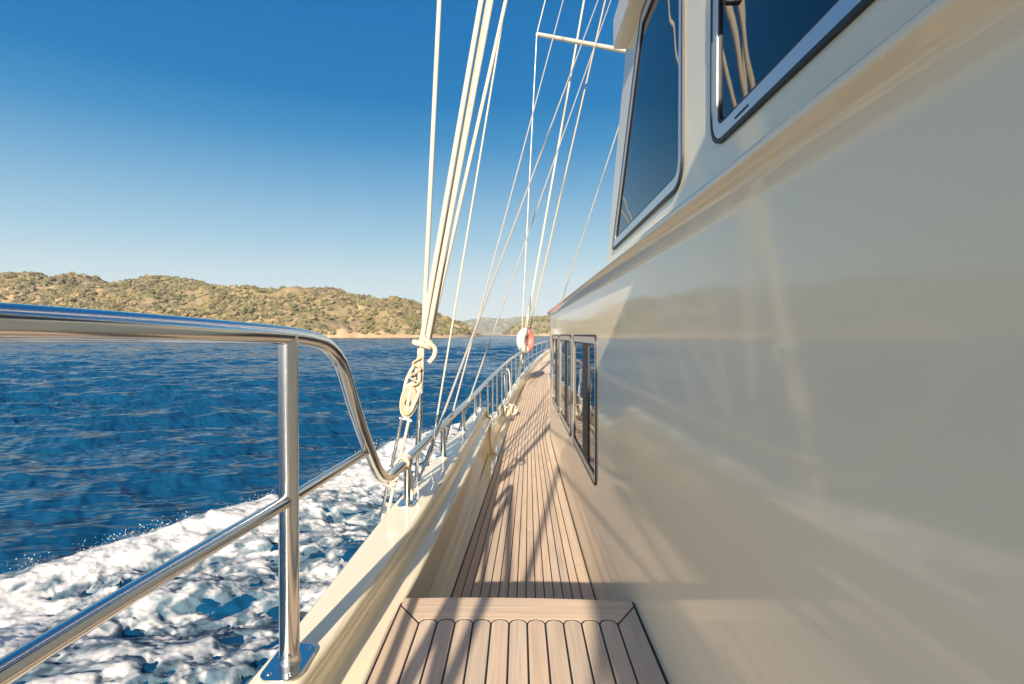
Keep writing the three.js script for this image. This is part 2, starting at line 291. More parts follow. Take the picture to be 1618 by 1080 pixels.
function hill(name, skyline, Dshore, Dridge, xs, amp, dense, seed, tone, count, size) {
  const [x0, x1] = xs, nx = 420, nd = 120, S = curve(skyline.map(([px, py]) => [(px - 820) / 900 * Dridge, (528 - py) / 900 * Dridge]));
  const H = (x, D) => {
    const shore = Dshore + 22 * fbm(x * 0.012 + seed, 3, 3) + 0.06 * Math.abs(x + 200), t = (D - shore) / (Dridge - shore), top = S(x) + EYE * 0.6;
    let h;
    if (t < 0) h = t * 40; else if (t < 1) h = top * (0.08 * smooth(0, 0.03, t) + 0.92 * Math.pow(t, 0.78)); else h = top * (1 - 0.7 * smooth(1, 2.2, t));
    const fade = smooth(0, 0.1, t) * (1 - 0.65 * smooth(0.8, 1, t));
    return h + fade * Math.max(0, Math.min(1, top / 25)) * amp * (fbm(x * 0.011 + seed, D * 0.011, 5) * 1.5 - Math.abs(fbm(x * 0.02 + seed * 3, D * 0.012, 4)) * 1.3 + 0.25) + (t > 0.02 ? Math.max(0, Math.min(1, top / 25)) * (1.6 * fbm(x * 0.06 + seed, D * 0.06, 4) + 1.0 * fbm(x * 0.2, D * 0.2 + seed, 3)) : 0) - 1.0 + (t > 0 && t < 1 ? 1.0 : 0);
  };
  const pos = [], col = [], idx = [], Dmax = Dridge + (Dridge - Dshore) * 0.9;
  for (let i = 0; i <= nd; i++) for (let j = 0; j <= nx; j++) {
    const u = i / nd, D = Dshore - 30 + (Dmax - Dshore + 30) * Math.pow(u, 1.25), x = x0 + (x1 - x0) * j / nx, y = H(x, D);
    pos.push(x, y, -D);
    const n1 = fbm(x * 0.03 + seed, D * 0.03, 4), n2 = fbm(x * 0.15, D * 0.12 + seed, 3), rock = y < 5 + 4 * n1 ? 1 : Math.max(0, Math.min(1, n1 * 2.2 + n2));
    const a = [0.22, 0.165, 0.085], b = [0.34, 0.235, 0.14], g = 1 + 0.35 * n2;
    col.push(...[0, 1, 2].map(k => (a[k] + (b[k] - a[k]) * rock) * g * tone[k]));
  }
  for (let i = 0; i < nd; i++) for (let j = 0; j < nx; j++) { const a = i * (nx + 1) + j, b = a + 1, c = a + nx + 1, d = c + 1; idx.push(a, b, c, b, d, c); }
  const g = new THREE.BufferGeometry();
  g.setAttribute('position', new THREE.Float32BufferAttribute(pos, 3)); g.setAttribute('color', new THREE.Float32BufferAttribute(col, 3)); g.setIndex(idx); g.computeVertexNormals();
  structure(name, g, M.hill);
  if (!count) return;
  const r = rng(seed * 100 + 7), spots = [[], [], []];
  for (let k = 0; k < count * 6 && spots[0].length + spots[1].length + spots[2].length < count; k++) {
    const x = x0 + (x1 - x0) * r(), D = Dshore + (Dridge * 1.04 - Dshore) * r(), y = H(x, D); if (y < 3) continue;
    if (fbm(x * 0.02 + 40 + seed, D * 0.02, 4) + 0.35 * fbm(x * 0.09, D * 0.08 + 12, 2) + dense < r() * 1.0) continue;
    spots[Math.floor(r() * 3)].push([x, y, D, size * (0.45 + 1.1 * Math.pow(r(), 2)), r()]);
  }
  const q = new THREE.Quaternion(), mt = new THREE.Matrix4(), up = new THREE.Vector3(0, 1, 0), c = new THREE.Color();
  const tones = [[0.15, 0.14, 0.05], [0.2, 0.17, 0.07], [0.11, 0.112, 0.045], [0.25, 0.2, 0.095], [0.17, 0.135, 0.07]];
  spots.forEach((list, v) => {
    const im = new THREE.InstancedMesh(scrubGeos[v], M.scrub, list.length);
    list.forEach(([x, y, D, s, w], k) => {
      q.setFromAxisAngle(up, w * 40); mt.compose(new THREE.Vector3(x, y + s * 0.12, -D), q, new THREE.Vector3(s, s * (0.7 + 0.5 * hash(k, v)), s)); im.setMatrixAt(k, mt);
      const t = tones[Math.floor(hash(k, v + 5) * tones.length)], f = 0.58 + 0.4 * hash(k, v + 9); im.setColorAt(k, c.setRGB(t[0] * f, t[1] * f, t[2] * f));
    });
    im.name = numbered('hillside_scrub'); im.userData.kind = 'stuff'; tag(im, 'olive green scrub and low trees scattered over the dry hills', 'scrub', 'scrub on the hills'); scene.add(im);
  });
}
hill('hillside', [[-900, 470], [-500, 430], [-250, 436], [-100, 428], [0, 431], [40, 431], [80, 439], [115, 433], [152, 446], [168, 448], [205, 437], [245, 434], [300, 444], [350, 456], [390, 461], [420, 459], [455, 462], [500, 457], [525, 456], [550, 466], [600, 473], [650, 479], [680, 490], [705, 501], [735, 514], [752, 525], [762, 535], [775, 550]], 540, 800, [-1150, -35], 14, 0.62, 3, [1, 1, 1], 15000, 3.0);
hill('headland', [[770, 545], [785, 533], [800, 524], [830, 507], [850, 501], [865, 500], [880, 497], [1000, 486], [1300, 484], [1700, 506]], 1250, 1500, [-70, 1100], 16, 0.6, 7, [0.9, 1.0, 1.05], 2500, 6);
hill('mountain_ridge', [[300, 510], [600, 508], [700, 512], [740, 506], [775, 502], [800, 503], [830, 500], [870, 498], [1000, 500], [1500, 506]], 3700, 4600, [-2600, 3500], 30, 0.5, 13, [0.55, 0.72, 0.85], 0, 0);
scene.fog = new THREE.FogExp2(new THREE.Color(0.80, 0.87, 0.95), 0.00009);

// ------------------------------------------------------------------ hull and bulwark
{
  const hull = thing('yacht_hull', 'cream painted hull with its broad cap rail along the deck edge', 'hull');
  const Ds = [...range(-9, 6.6, 40), ...range(7.0, 21.35, 40)];
  const top = D => D < 6.8 ? 0.89 : deckH(D) - 0.165;
  for (const side of [1, -1]) {
    const X = x => side > 0 ? x : 2 * CL - x;
    const prof = D => { const o = hullOut(D) + 0.012, t = top(D), flare = 0.12 + 0.5 * smooth(9, 20, D) * Math.min(1, CL - o); return [[o, t], [o + 0.02, t + 0.25], [o + flare * 0.4, 2.2], [o + flare, 3.2], [o + flare * 1.3, 3.7]].map(([x, h]) => [X(Math.min(x, CL)), h]); };
    mesh('hull_side', sweep(prof, Ds), M.cream, hull);
  }
  // inner bulwark: cap with rounded inner edge, inner face, bead, lower face down to the waterway
  const bul = D => {
    const c = capIn(D), l = ledgeIn(D), o = hullOut(D), f = [[o, 0.92], [o - 0.004, 0.89], [o, 0.873], [o + 0.012, 0.862], [o + 0.03, 0.86]];
    f.push([o + 0.036, 0.86], [c - 0.026, 0.86], [c - 0.02, 0.86], [c - 0.010, 0.862], [c - 0.002, 0.868], [c + 0.002, 0.878], [c + 0.002, 0.892], [c - 0.003, 0.905], [c - 0.007, 0.918], [c - 0.006, 0.945], [c - 0.001, 0.965], [c + 0.006, 0.980], [c + 0.015, 0.987], [c + 0.02, 0.9885]);
    f.push([l - 0.022, 0.998], [l - 0.016, 0.9985], [l - 0.006, 1.001], [l - 0.001, 1.006], [l, 1.014], [l - 0.004, 1.024], [l - 0.014, 1.03], [l - 0.034, 1.034], [l - 0.042, 1.05], [l - 0.0425, 1.06], [l - 0.0515, 1.43], [l - 0.052, 1.44], [l - 0.042, 1.468], [l - 0.025, 1.486]);
    return f;
  };
  mesh('bulwark', sweep(bul, range(-4, 6.72, 90), { crease: 0.7, caps: true }), M.cream, hull);
  // fashion piece that ends the bulwark at the boarding gap
  const fp = new THREE.Shape(); const y0 = -deckH(6.75);
  fp.moveTo(-0.0, -1.0); fp.lineTo(-0.05, -0.98); fp.lineTo(-0.07, -0.875); fp.lineTo(-0.19, -0.875); fp.lineTo(-0.19, y0); fp.lineTo(0.06, y0); fp.quadraticCurveTo(-0.03, y0 + 0.06, -0.025, y0 + 0.2); fp.quadraticCurveTo(-0.02, -1.05, 0.004, -1.01); fp.closePath();
  const fg = new THREE.ExtrudeGeometry(fp, { depth: 0.06, bevelEnabled: true, bevelSize: 0.008, bevelThickness: 0.008, bevelSegments: 2 }); fg.translate(ledgeIn(6.75), EYE, -6.79);
  mesh('fashion_piece', fg, M.gateEnd, hull);
  // low bulwark of the foredeck
  const toe = D => { const o = hullOut(D), t = deckH(D) - 0.18; return [[o, t + 0.06], [o - 0.002, t + 0.03], [o + 0.008, t + 0.004], [o + 0.022, t], [o + 0.09, t], [o + 0.106, t + 0.004], [o + 0.115, t + 0.018], [o + 0.108, t + 0.034], [o + 0.095, t + 0.045], [o + 0.098, t + 0.14], [o + 0.12, t + 0.186]]; };
  mesh('foredeck_bulwark', sweep(toe, range(7.25, 21.1, 60), { crease: 0.7, caps: true }), M.cream, hull);
}
// ------------------------------------------------------------------ side deck: planks over black caulking
{
  const deck = new THREE.Group(); deck.name = 'side_deck'; deck.userData.kind = 'structure'; scene.add(deck);
  deck.userData.label = 'sunlit teak side deck running forward between cabin and bulwark';
  const Ds = [...range(2.0, 14.6, 70)];
  mesh('caulking_bed', sweep(D => [[plankIn(D) - 0.012, deckH(D) + 0.0012], [house(D) + 0.02, deckH(D) + 0.0012]], Ds), M.caulk, deck);
  mesh('waterway', sweep(D => { const l = D < 7.0 ? ledgeIn(D) - 0.045 : hullOut(D) + 0.1, r = plankIn(D) - 0.004; return [[Math.min(l, r - 0.02), deckH(D) - 0.004], [r - 0.006, deckH(D) - 0.003], [r, deckH(D) + 0.006]]; }, range(2.0, 18, 90)), M.cream, deck);
  const n = 14, GAP = 0.0065, r = rng(4);
  const edge = (k, D) => { const l = plankIn(D), rr = house(D) - 0.075; return l + (rr - l) * k / n; };
  const plank = (a, b, D0, D1, k) => {
    const ds = range(D0, D1, Math.max(2, Math.round((D1 - D0) / 0.7)));
    const top = D => deckH(D), g = sweep(D => { const x0 = a(D) + GAP / 2, x1 = b(D) - GAP / 2; return [[x0, top(D) + 0.006], [x0, top(D) + 0.0006], [x0 + 0.0008, top(D)], [x1 - 0.0008, top(D)], [x1, top(D) + 0.0006], [x1, top(D) + 0.006]]; }, ds);
    const uv = g.attributes.uv, o1 = r() * 3, o2 = r() * 5; for (let q = 0; q < uv.count; q++) uv.setXY(q, uv.getX(q) + o1, uv.getY(q) + o2);
    mesh('plank', g, M.teak[Math.floor(r() * M.teak.length)], deck);
  };
  for (let k = 0; k < n; k++) {
    let D = 2.0 + 2.4 * r(); let s = 2.0;
    while (s < 14.6) { const e = Math.min(14.6, s === 2.0 ? s + 2 + 3 * r() : s + 3.2 + 1.4 * r()); plank(D => edge(k, D), D => edge(k + 1, D), s + 0.001, e - 0.001, k); s = e; }
  }
  // wider margin planks along the cabin
  for (const [s, e] of [[2.0, 3.63], [3.63, 7.2], [7.2, 10.6], [10.6, 14.6]]) plank(D => house(D) - 0.075, D => house(D) - 0.004, s + 0.001, e - 0.001);
  // foredeck beyond the cabin
  const fd = sweep(D => [[hullOut(D) + 0.1, deckH(D) + 0.002], [CL, deckH(D) - 0.05], [2 * CL - hullOut(D) - 0.1, deckH(D) + 0.002]], range(14.6, 21.1, 14), { crease: 1 });
  mesh('foredeck', fd, M.teak[0], deck);
}
// ------------------------------------------------------------------ raised platform with nosing
{
  const pf = new THREE.Group(); pf.name = 'raised_platform'; pf.userData.kind = 'structure'; scene.add(pf);
  pf.userData.label = 'raised teak step with black caulked planks and scalloped nosing board';
  const T = 0.02, L = -0.4335, Rr = 0.4205, Dn = 1.965, N = 11, xa = -0.346, xb = 0.341, w = (xb - xa) / N, G = 0.0062, aft = -1.4;
  const flat = (shape, y, depth, bevel = 0.0012) => {  // shape in (x, D)
    const g = new THREE.ExtrudeGeometry(shape, { depth, bevelEnabled: true, bevelSize: bevel, bevelThickness: bevel, bevelSegments: 1, bevelOffset: -bevel, curveSegments: 10 });
    const p = g.attributes.position, uv = g.attributes.uv, nn = g.attributes.normal;
    for (let k = 0; k < p.count; k++) { const a = p.getX(k), b = p.getY(k), c = p.getZ(k); p.setXYZ(k, a, y + c, -b); const q = [nn.getX(k), nn.getY(k), nn.getZ(k)]; nn.setXYZ(k, q[0], q[2], -q[1]); uv.setXY(k, a, b); }
    return g;
  };
  const yTop = EYE - 1.0, y0 = yTop - T;
  const base = new THREE.Shape([[-0.4405, aft], [0.437, aft], [0.437, 2.1], [0.425, 2.125], [0, 2.128], [-0.43, 2.125], [-0.4405, 2.1]].map(p => new THREE.Vector2(...p)));
  mesh('caulking_bed', flat(base, yTop - 0.03, 0.0295, 0.0003), M.caulk, pf);
  const rr = rng(8), shift = g => { const uv = g.attributes.uv, a = rr() * 4, b = rr() * 4; for (let q = 0; q < uv.count; q++) uv.setXY(q, uv.getX(q) + a, uv.getY(q) + b); return g; };
  const arc = 0.026;
  for (let k = 0; k < N; k++) {
    const l = xa + k * w + G / 2, r = l + w - G, s = new THREE.Shape(); s.moveTo(l, aft); s.lineTo(r, aft); s.lineTo(r, Dn - 0.011);
    s.bezierCurveTo(r - 0.004, Dn + arc, l + 0.004, Dn + arc, l, Dn - 0.011); s.closePath();
    mesh('plank', shift(flat(s, yTop - 0.012, 0.012)), M.teak[k * 3 % 5], pf);
  }
  // side boards, mitred into the nosing
  const m = 2.088;
  const lb = new THREE.Shape([[L, aft], [xa - G / 2, aft], [xa - G / 2, Dn - 0.012], [L, m - 0.012]].map(p => new THREE.Vector2(...p)));
  const rb = new THREE.Shape([[xb + G / 2, aft], [Rr, aft], [Rr, m - 0.012], [xb + G / 2, Dn - 0.012]].map(p => new THREE.Vector2(...p)));
  mesh('side_board', shift(flat(lb, yTop - 0.012, 0.012)), M.teak[1], pf);
  mesh('side_board', shift(flat(rb, yTop - 0.012, 0.012)), M.teak[4], pf);
  const ns = new THREE.Shape(); ns.moveTo(L, m + 0.001);
  ns.lineTo(xa - G / 2, Dn + 0.001);
  for (let k = 0; k < N; k++) { const l = xa + k * w + G / 2, r = l + w - G; ns.lineTo(l - 0.001, Dn + 0.002); ns.bezierCurveTo(l + 0.004, Dn + arc + 0.0062, r - 0.004, Dn + arc + 0.0062, r + 0.001, Dn + 0.002); }
  ns.lineTo(xb + G / 2, Dn + 0.001); ns.lineTo(Rr, m + 0.001); ns.lineTo(Rr + 0.0, 2.125); ns.quadraticCurveTo(0, 2.165, L, 2.14); ns.closePath();
  const ng = flat(ns, yTop - 0.03, 0.0305, 0.0003); { const uv = ng.attributes.uv; for (let k = 0; k < uv.count; k++) { const a = uv.getX(k), b = uv.getY(k); uv.setXY(k, b + 0.7, a + 0.2); } }
  mesh('nosing_board', ng, M.teak[2], pf);
  mesh('riser', box(L - 0.006, Rr + 0.006, 1.03, 1.49, 2.02, 2.06, 0), M.cream, pf);
}
// ------------------------------------------------------------------ cabin with windows
const shapeOf = (pts, r) => roundPoly(pts, r);
function extrude(shape, holes, depth, bevel = 0.003) { for (const h of holes) shape.holes.push(h); return new THREE.ExtrudeGeometry(shape, { depth, bevelEnabled: bevel > 0, bevelSize: bevel, bevelThickness: bevel, bevelSegments: 2, bevelOffset: -bevel, curveSegments: 10 }); }
function windowOn(parent, pts, r, x, { frame = 0.035, gapStrip = null, latch = null, part }) {
  const w = new THREE.Group(); w.name = 'window'; parent.add(w); if (part) w.userData.label = part;
  const ring = (o, i, ro, ri, x0, d, name, mat, bev) => mesh(name, onWall(extrude(shapeOf(inset(pts, o), ro), [shapeOf(inset(pts, i), ri)], d, bev), x0), mat, w);
  ring(-0.007, 0.004, r + 0.007, r, x - 0.006, 0.02, 'gasket', M.rubber, 0.0015);
  ring(0.004, frame, r, r * 0.7, x - 0.005, 0.03, 'frame', M.frame, 0.0008);
  ring(frame, frame + 0.009, r * 0.7, r * 0.65, x - 0.0028, 0.02, 'gasket', M.rubber, 0.0006);
  mesh('pane', onWall(extrude(shapeOf(inset(pts, frame - 0.004), r * 0.7), [], 0.006, 0), x + 0.002), M.glass, w);
  if (gapStrip) { const [D0, D1, h0, h1] = gapStrip; mesh('gap_strip', box(x - 0.005, x + 0.006, -h0, -h1, D0, D1, 0.002), M.rubber, w); }  // black strip painted in for the dark opening between sliding panes
  if (latch) { const [D, h] = latch; const lg = mergeGeometries([box(x - 0.02, x + 0.01, -h + 0.03, -h - 0.03, D - 0.012, D + 0.012, 0.005), box(x - 0.03, x - 0.012, -h + 0.008, -h + 0.07, D - 0.008, D + 0.008, 0.004)]); mesh('latch', lg, M.rubber, w); }
}
{
  const cabin = thing('cabin', 'glossy cream cabin side with three tall framed windows above the side deck', 'cabin');
  const X = 0.43, wins = [[3.16, 4.46], [4.70, 5.92], [6.12, 7.22]].map(([a, b]) => [[a, -0.845 + 0.0 * a], [b, -0.845], [b, -0.008], [a, -0.008]]);
  const wall = new THREE.Shape([[-3, -1.6], [7.6, -1.6], [7.6, 0.24], [-3, 0.24]].map(p => new THREE.Vector2(...p)));
  const holes = wins.map(p => shapeOf(inset(p, 0.003), 0.06));
  mesh('wall', onWall(extrude(wall, holes, 0.06, 0), X), M.cream, cabin);
  mesh('wall', sweep(D => { const x = house(D); return [[x, -0.24], [x, deckH(D) + 0.1]]; }, range(7.6, 14.4, 40)), M.cream, cabin);
  // rounded forward corner and front
  const cpts = range(0, 1, 14).map(t => { const a = t * Math.PI / 2; return [0.79 + 0.35 * (1 - Math.cos(a)), 14.4 + 0.35 * Math.sin(a)]; }); cpts.push([2 * CL - 1.1, 14.75]);
  mesh('front', toCreasedNormals(grid(cpts.map(([x, D]) => [P(x, -0.24, D), P(x, 1.3, D)])), 0.6), M.cream, cabin);
  // moulded lip that runs along the top of the wall
  const lip = D => { const x = house(D), q = [[x + 0.0015, -0.19], [x + 0.0008, -0.2]]; for (let k = 0; k <= 9; k++) { const a = k / 9 * 1.3; q.push([x - 0.044 * (1 - Math.cos(a)), -0.235 - 0.062 * Math.sin(a)]); } const e = q[q.length - 1]; return [...q, [e[0] - 0.006, e[1] - 0.003], [e[0] - 0.009, e[1] - 0.009], [e[0] - 0.008, e[1] - 0.016], [e[0] - 0.002, e[1] - 0.025], [e[0] + 0.01, e[1] - 0.033], [x, -0.338], [x + 0.03, -0.345], [x + 0.1, -0.355]]; };
  mesh('moulded_lip', sweep(lip, range(-3, 14.4, 90), { crease: 1.2 }), M.cream, cabin);
  mesh('roof', sweep(D => [[house(D) + 0.06, -0.354], [CL, -0.44], [2 * CL - house(D), -0.354], [2 * CL - house(D), 1.3]], range(1.9, 14.4, 30)), M.cream, cabin);
  wins.forEach((p, k) => { const [a, b] = [p[0][0], p[1][0]], c = a + (b - a) * 0.28; windowOn(cabin, p, 0.06, X, { frame: 0.045, gapStrip: [c, c + (b - a) * 0.22, -0.80, -0.05], latch: k === 0 ? [b - 0.03, -0.47] : null, part: ['nearest tall cabin window with a black strip for the dark gap between panes', 'second cabin window from the step', 'farthest cabin window'][k] }); });
}
{
  const wh = thing('wheelhouse', 'cream wheelhouse with rounded black gasketed windows and overhanging roof', 'wheelhouse');
  const X = 0.452, front = [[2.98, 0.335], [2.43, 1.206]];
  const far = [[1.575, 0.415], [2.74, 0.405], [2.115, 1.17], [1.575, 1.17]], near = [[-0.4, 0.43], [1.335, 0.43], [1.335, 1.17], [-0.4, 1.17]], back = [[-2.4, 0.43], [-0.66, 0.43], [-0.66, 1.17], [-2.4, 1.17]];
  const wall = new THREE.Shape([[-3, 0.335], front[0], front[1], [-3, 1.206]].map(p => new THREE.Vector2(...p)));
  const radii = [0.09, 0.02, 0.05, 0.07];
  const ws = [[far, radii, 'raked forward wheelhouse window'], [near, 0.075, 'wheelhouse side window with a black latch'], [back, 0.075, null]];
  mesh('wall', onWall(extrude(wall, ws.map(([p, r]) => shapeOf(inset(p, 0.003), r)), 0.06, 0), X), M.cream, wh);
  for (const [p, r, part] of ws) {
    const w = new THREE.Group(); w.name = 'window'; wh.add(w); if (part) w.userData.label = part;
    const R = (d) => Array.isArray(r) ? r.map(q => Math.max(0.012, q + d)) : r + d;
    const ring = (o, i, x0, d, name, mat, bev) => mesh(name, onWall(extrude(shapeOf(inset(p, o), R(-o)), [shapeOf(inset(p, i), R(-i))], d, bev), x0), mat, w);
    ring(-0.006, 0.005, X - 0.006, 0.02, 'gasket', M.rubber, 0.0015);
    ring(0.005, 0.036, X - 0.005, 0.03, 'frame', M.alloy, 0.0008);
    ring(0.036, 0.043, X - 0.0028, 0.012, 'gasket', M.rubber, 0.0006);
    mesh('pane', onWall(extrude(shapeOf(inset(p, 0.033), R(-0.033)), [], 0.006, 0), X + 0.001), M.glass, w);
    if (p === near) mesh('latch', mergeGeometries([box(X - 0.016, X + 0.004, -0.70, -0.78, 1.214, 1.232, 0.004), box(X - 0.024, X - 0.012, -0.715, -0.86, 1.218, 1.229, 0.003)]), M.rubber, w);
    if (p === near) mesh('drain_slot', box(X - 0.0065, X - 0.003, -0.444, -0.449, 1.12, 1.19, 0), M.rubber, w);
  }
  // raked front
  const fr = grid([front[0], front[1]].map(([D, y]) => [P(X, -y, D), P(X + 0.04, -y, D + 0.035), P(CL, -y, D + 0.25), P(2 * CL - X, -y, D)]));
  mesh('front', toCreasedNormals(fr, 0.5), M.cream, wh);
  // roof slab with a drooping edge
  mesh('roof', mergeGeometries([box(0.398, 2 * CL - 0.398, -1.205, -1.34, -3, 2.44, 0.014)]), M.cream, wh);
}
// ------------------------------------------------------------------ awning over the after deck, out of frame: its pole and edge throw the long shadows on the planks
{
  const aw = thing('awning', 'cream canvas awning on steel poles over the after deck', 'awning');
  const sag = (x, D) => -1.46 - 0.05 * Math.cos((x - CL) / 3.25 * 1.4) + 0.02 * Math.sin(D * 1.2);
  const rows = range(-7.5, -1.25, 20).map(D => [...range(-0.62, 5.82, 24).map(x => P(x, sag(x, D), D)), ...range(5.82, -0.62, 24).map(x => P(x, sag(x, D) + 0.006, D)), P(-0.62, sag(-0.62, D), D)]);
  M.canvas = new THREE.MeshStandardMaterial({ name: 'awning_canvas', color: new THREE.Color(0.62, 0.56, 0.45), roughness: 0.95 });
  mesh('canvas', toCreasedNormals(grid(rows), 0.5), M.canvas, aw);
  for (const D of [-1.3, -4.4, -7.4]) mesh('pole', rod(P(-0.605, 0.86, D), P(-0.605, -1.47, D), 0.022, 0.022, 14), M.steel, aw);
  for (const D of [-1.3, -4.4, -7.4]) mesh('pole', rod(P(2 * CL + 0.605, 0.86, D), P(2 * CL + 0.605, -1.47, D), 0.022, 0.022, 14), M.steel, aw);
}
// ------------------------------------------------------------------ guard rail
{
  const gr = thing('guard_rail', 'polished steel guard rail dipping from eye height to a low run along the deck edge', 'guard rail');
  const rx = D => D < 2.7 ? -0.611 + 0.012 * Math.max(0, (D - 0.2) / 1.27) - (D > 1.47 ? 0.012 * (D - 1.47) / 1.27 - 0.026 * (D - 1.47) / 1.27 : 0) : D < 10 ? railX(D) : hullOut(D) + 0.054;
  const pts = [], K = 1.13;
  for (const [D, h] of [[-3.2, -0.02], [-1.5, -0.018], [-0.2, -0.016], [0.6, -0.012], [1.05, -0.004], [1.3, 0.003], [1.43, 0.012], [1.52, 0.024], [1.6, 0.05], [1.677, 0.098], [1.773, 0.212], [1.887, 0.331], [2.0, 0.44], [2.06, 0.492], [2.13, 0.535], [2.21, 0.558], [2.30, 0.562]]) pts.push(P(rx(D * K), h * K, D * K));
  for (const D of [2.85, 3.2, 3.6, 4.2, 5, 5.8, 6.75, 7.6, 8.5, 9.5, 10.5, 11.5, 12.5, 13.5, 14.5, 15.5, 16.5, 17.5, 18.3, 19.2, 20, 20.6]) pts.push(P(rx(D), railH(D), D));
  mesh('top_rail', tube(pts, 0.0238, { seg: 420, rad: 20 }), M.steel, gr);
  mesh('mid_rail', tube([P(-0.611, 0.385, -3), P(-0.611, 0.39, -1), P(-0.611, 0.398, 0.56), P(-0.599, 0.431, 1.47), P(-0.593, 0.455, 2.2)], 0.0164, { seg: 60, rad: 16 }), M.steel, gr);
  const bow = []; for (const D of [12.2, 13, 14, 15, 16, 17, 18, 19, 20]) bow.push(P(rx(D), railH(D) + 0.26, D));
  mesh('bow_mid_rail', tube(bow, 0.011, { seg: 60, rad: 8 }), M.steel, gr);
  const plateGeo = (() => { const s = roundPoly([[-0.044, -0.075], [0.044, -0.075], [0.044, 0.075], [-0.044, 0.075]], 0.035); const g = new THREE.ExtrudeGeometry(s, { depth: 0.005, bevelEnabled: true, bevelSize: 0.003, bevelThickness: 0.002, bevelSegments: 2, curveSegments: 8 }); g.rotateX(-Math.PI / 2); return g; })();
  const screw = new THREE.SphereGeometry(0.007, 10, 6); screw.scale(1, 0.35, 1);
  const post = (D, x, hTop, hBase, r) => {
    const s = mesh('stanchion', rod(P(x, hBase, D), P(x, hTop, D), r, r, 20), M.steel, gr);
    if (D < 9) {
      const pl = mesh('base_plate', plateGeo.clone(), M.steel, s); pl.position.copy(P(x, hBase - 0.0005, D)); pl.scale.setScalar(D < 2 ? 1.1 : 0.92);
      mesh('collar', rod(P(x, hBase - 0.007, D), P(x, hBase - 0.028, D), r + 0.004, r + 0.0012, 20), M.steel, s);
      if (D < 3.2) for (const [a, b] of [[-0.028, -0.06], [0.028, -0.06], [-0.028, 0.06], [0.028, 0.06]]) { const sc = mesh('screw', screw, M.steel, s); sc.position.copy(P(x + a, hBase - 0.009, D + b)); }
    }
  };
  post(-2.6, -0.611, -0.01, 0.86, 0.0254); post(-0.45, -0.611, -0.01, 0.86, 0.0254); post(1.47, -0.599, 0.0, 0.86, 0.0254);
  for (const D of [2.88, 4.03, 5.09, 6.05]) post(D, rx(D), railH(D), 0.86, 0.0195);
  for (const D of [6.58, 7.4, 7.95, 8.5, 9.2, 10, 10.9, 11.8, 12.7, 13.6, 14.5, 15.4, 16.3, 17.2, 18.1, 19, 19.9]) post(D, rx(D), railH(D), D < 7.2 ? 0.86 : deckH(D) - 0.18, 0.0135);
}
// ------------------------------------------------------------------ masts and standing rigging
const mast = (name, label, D, top, base) => { const m = thing(name, label, 'mast'); mesh('spar', rod(P(CL, base, D), P(CL, -top, D), 0.15, 0.09, 24, 4), M.cream, m); return m; };
mast('main_mast', 'tall cream main mast standing through the wheelhouse roof', 3.0, 17, -1.2);
{
  const m = mast('foremast', 'cream foremast with a spreader reaching out over the side deck', 12.3, 16, -0.3);
  mesh('spreader', rod(P(CL, -6.0, 12.3), P(0.34, -5.75, 11.0), 0.055, 0.04, 12), M.white, m);
  mesh('spreader', rod(P(CL, -6.0, 12.3), P(2 * CL - 0.34, -5.75, 11.0), 0.055, 0.04, 12), M.white, m);
}
function shroud(label, foot, pts, r, mat, { screwLen = 0.28, screwR = 0.012 } = {}) {
  const s = thing('shroud', label, 'shroud', 'shrouds rising from the deck edge');
  const d = pts[0].clone().sub(foot).normalize(), a = foot.clone().add(d.clone().multiplyScalar(screwLen));
  mesh('line', tube([a, ...pts], r, { straight: true, seg: 1 + (pts.length - 1) * 1, rad: 8 }), mat, s);
  mesh('bottle_screw', mergeGeometries([rod(foot, foot.clone().add(d.clone().multiplyScalar(screwLen * 0.35)), screwR * 0.6), rod(foot.clone().add(d.clone().multiplyScalar(screwLen * 0.3)), foot.clone().add(d.clone().multiplyScalar(screwLen * 0.85)), screwR), rod(foot.clone().add(d.clone().multiplyScalar(screwLen * 0.8)), a.clone().add(d.clone().multiplyScalar(0.04)), screwR * 0.6)]), M.steel, s);
  mesh('chainplate', rod(foot.clone().add(new THREE.Vector3(0, -0.1, 0)), foot, screwR * 0.9), M.steel, s);
  return s;
}
const aim = (x, h, D, tx, ty, s) => { // a line from a foot through a point s of the way to a mast head
  return P(x + (tx[0] - x) * s, h + (tx[1] - h) * s, D + (tx[2] - D) * s);
};
shroud('thick pale stay nearest the bent rail, standing almost upright', P(-0.665, 0.93, 3.68), [P(-0.51, -2.16, 3.68), P(0.1, -14.3, 3.68)], 0.0155, M.rope, { screwLen: 0.55, screwR: 0.018 });
shroud('thin white line just forward of the thick rope bundle', P(-0.605, 0.86, 3.85), [P(-0.086, -2.255, 3.85), P(2.5, -16.6, 3.2)], 0.0065, M.rope);
const toMast = (x, h, D, Y) => [P(CL - 0.08, -Y, 12.25)];
shroud('wire shroud slanting forward from beside the rope tackle to the foremast', P(-0.59, 0.86, 3.33), toMast(0, 0, 0, 9.35), 0.0085, M.wire);
shroud('steep wire shroud behind the third low stanchion', P(-0.565, 0.86, 4.2), toMast(0, 0, 0, 13), 0.007, M.wire);
shroud('wire shroud rising behind the fourth low stanchion', P(-0.545, 0.86, 5.15), toMast(0, 0, 0, 8.7), 0.0085, M.wire);
shroud('white shroud behind the lifebuoy, brightest of the forward pair', P(-0.04, 0.98, 12.3), [P(1.4, -7.2, 12.3), P(CL - 0.05, -14.0, 12.3)], 0.022, M.rope);
shroud('thin shroud crossing in front of the lifebuoy', P(0.0, 0.96, 12.75), [P(1.86, -7.2, 12.6), P(CL - 0.05, -9.9, 12.4)], 0.017, M.ropeTan);
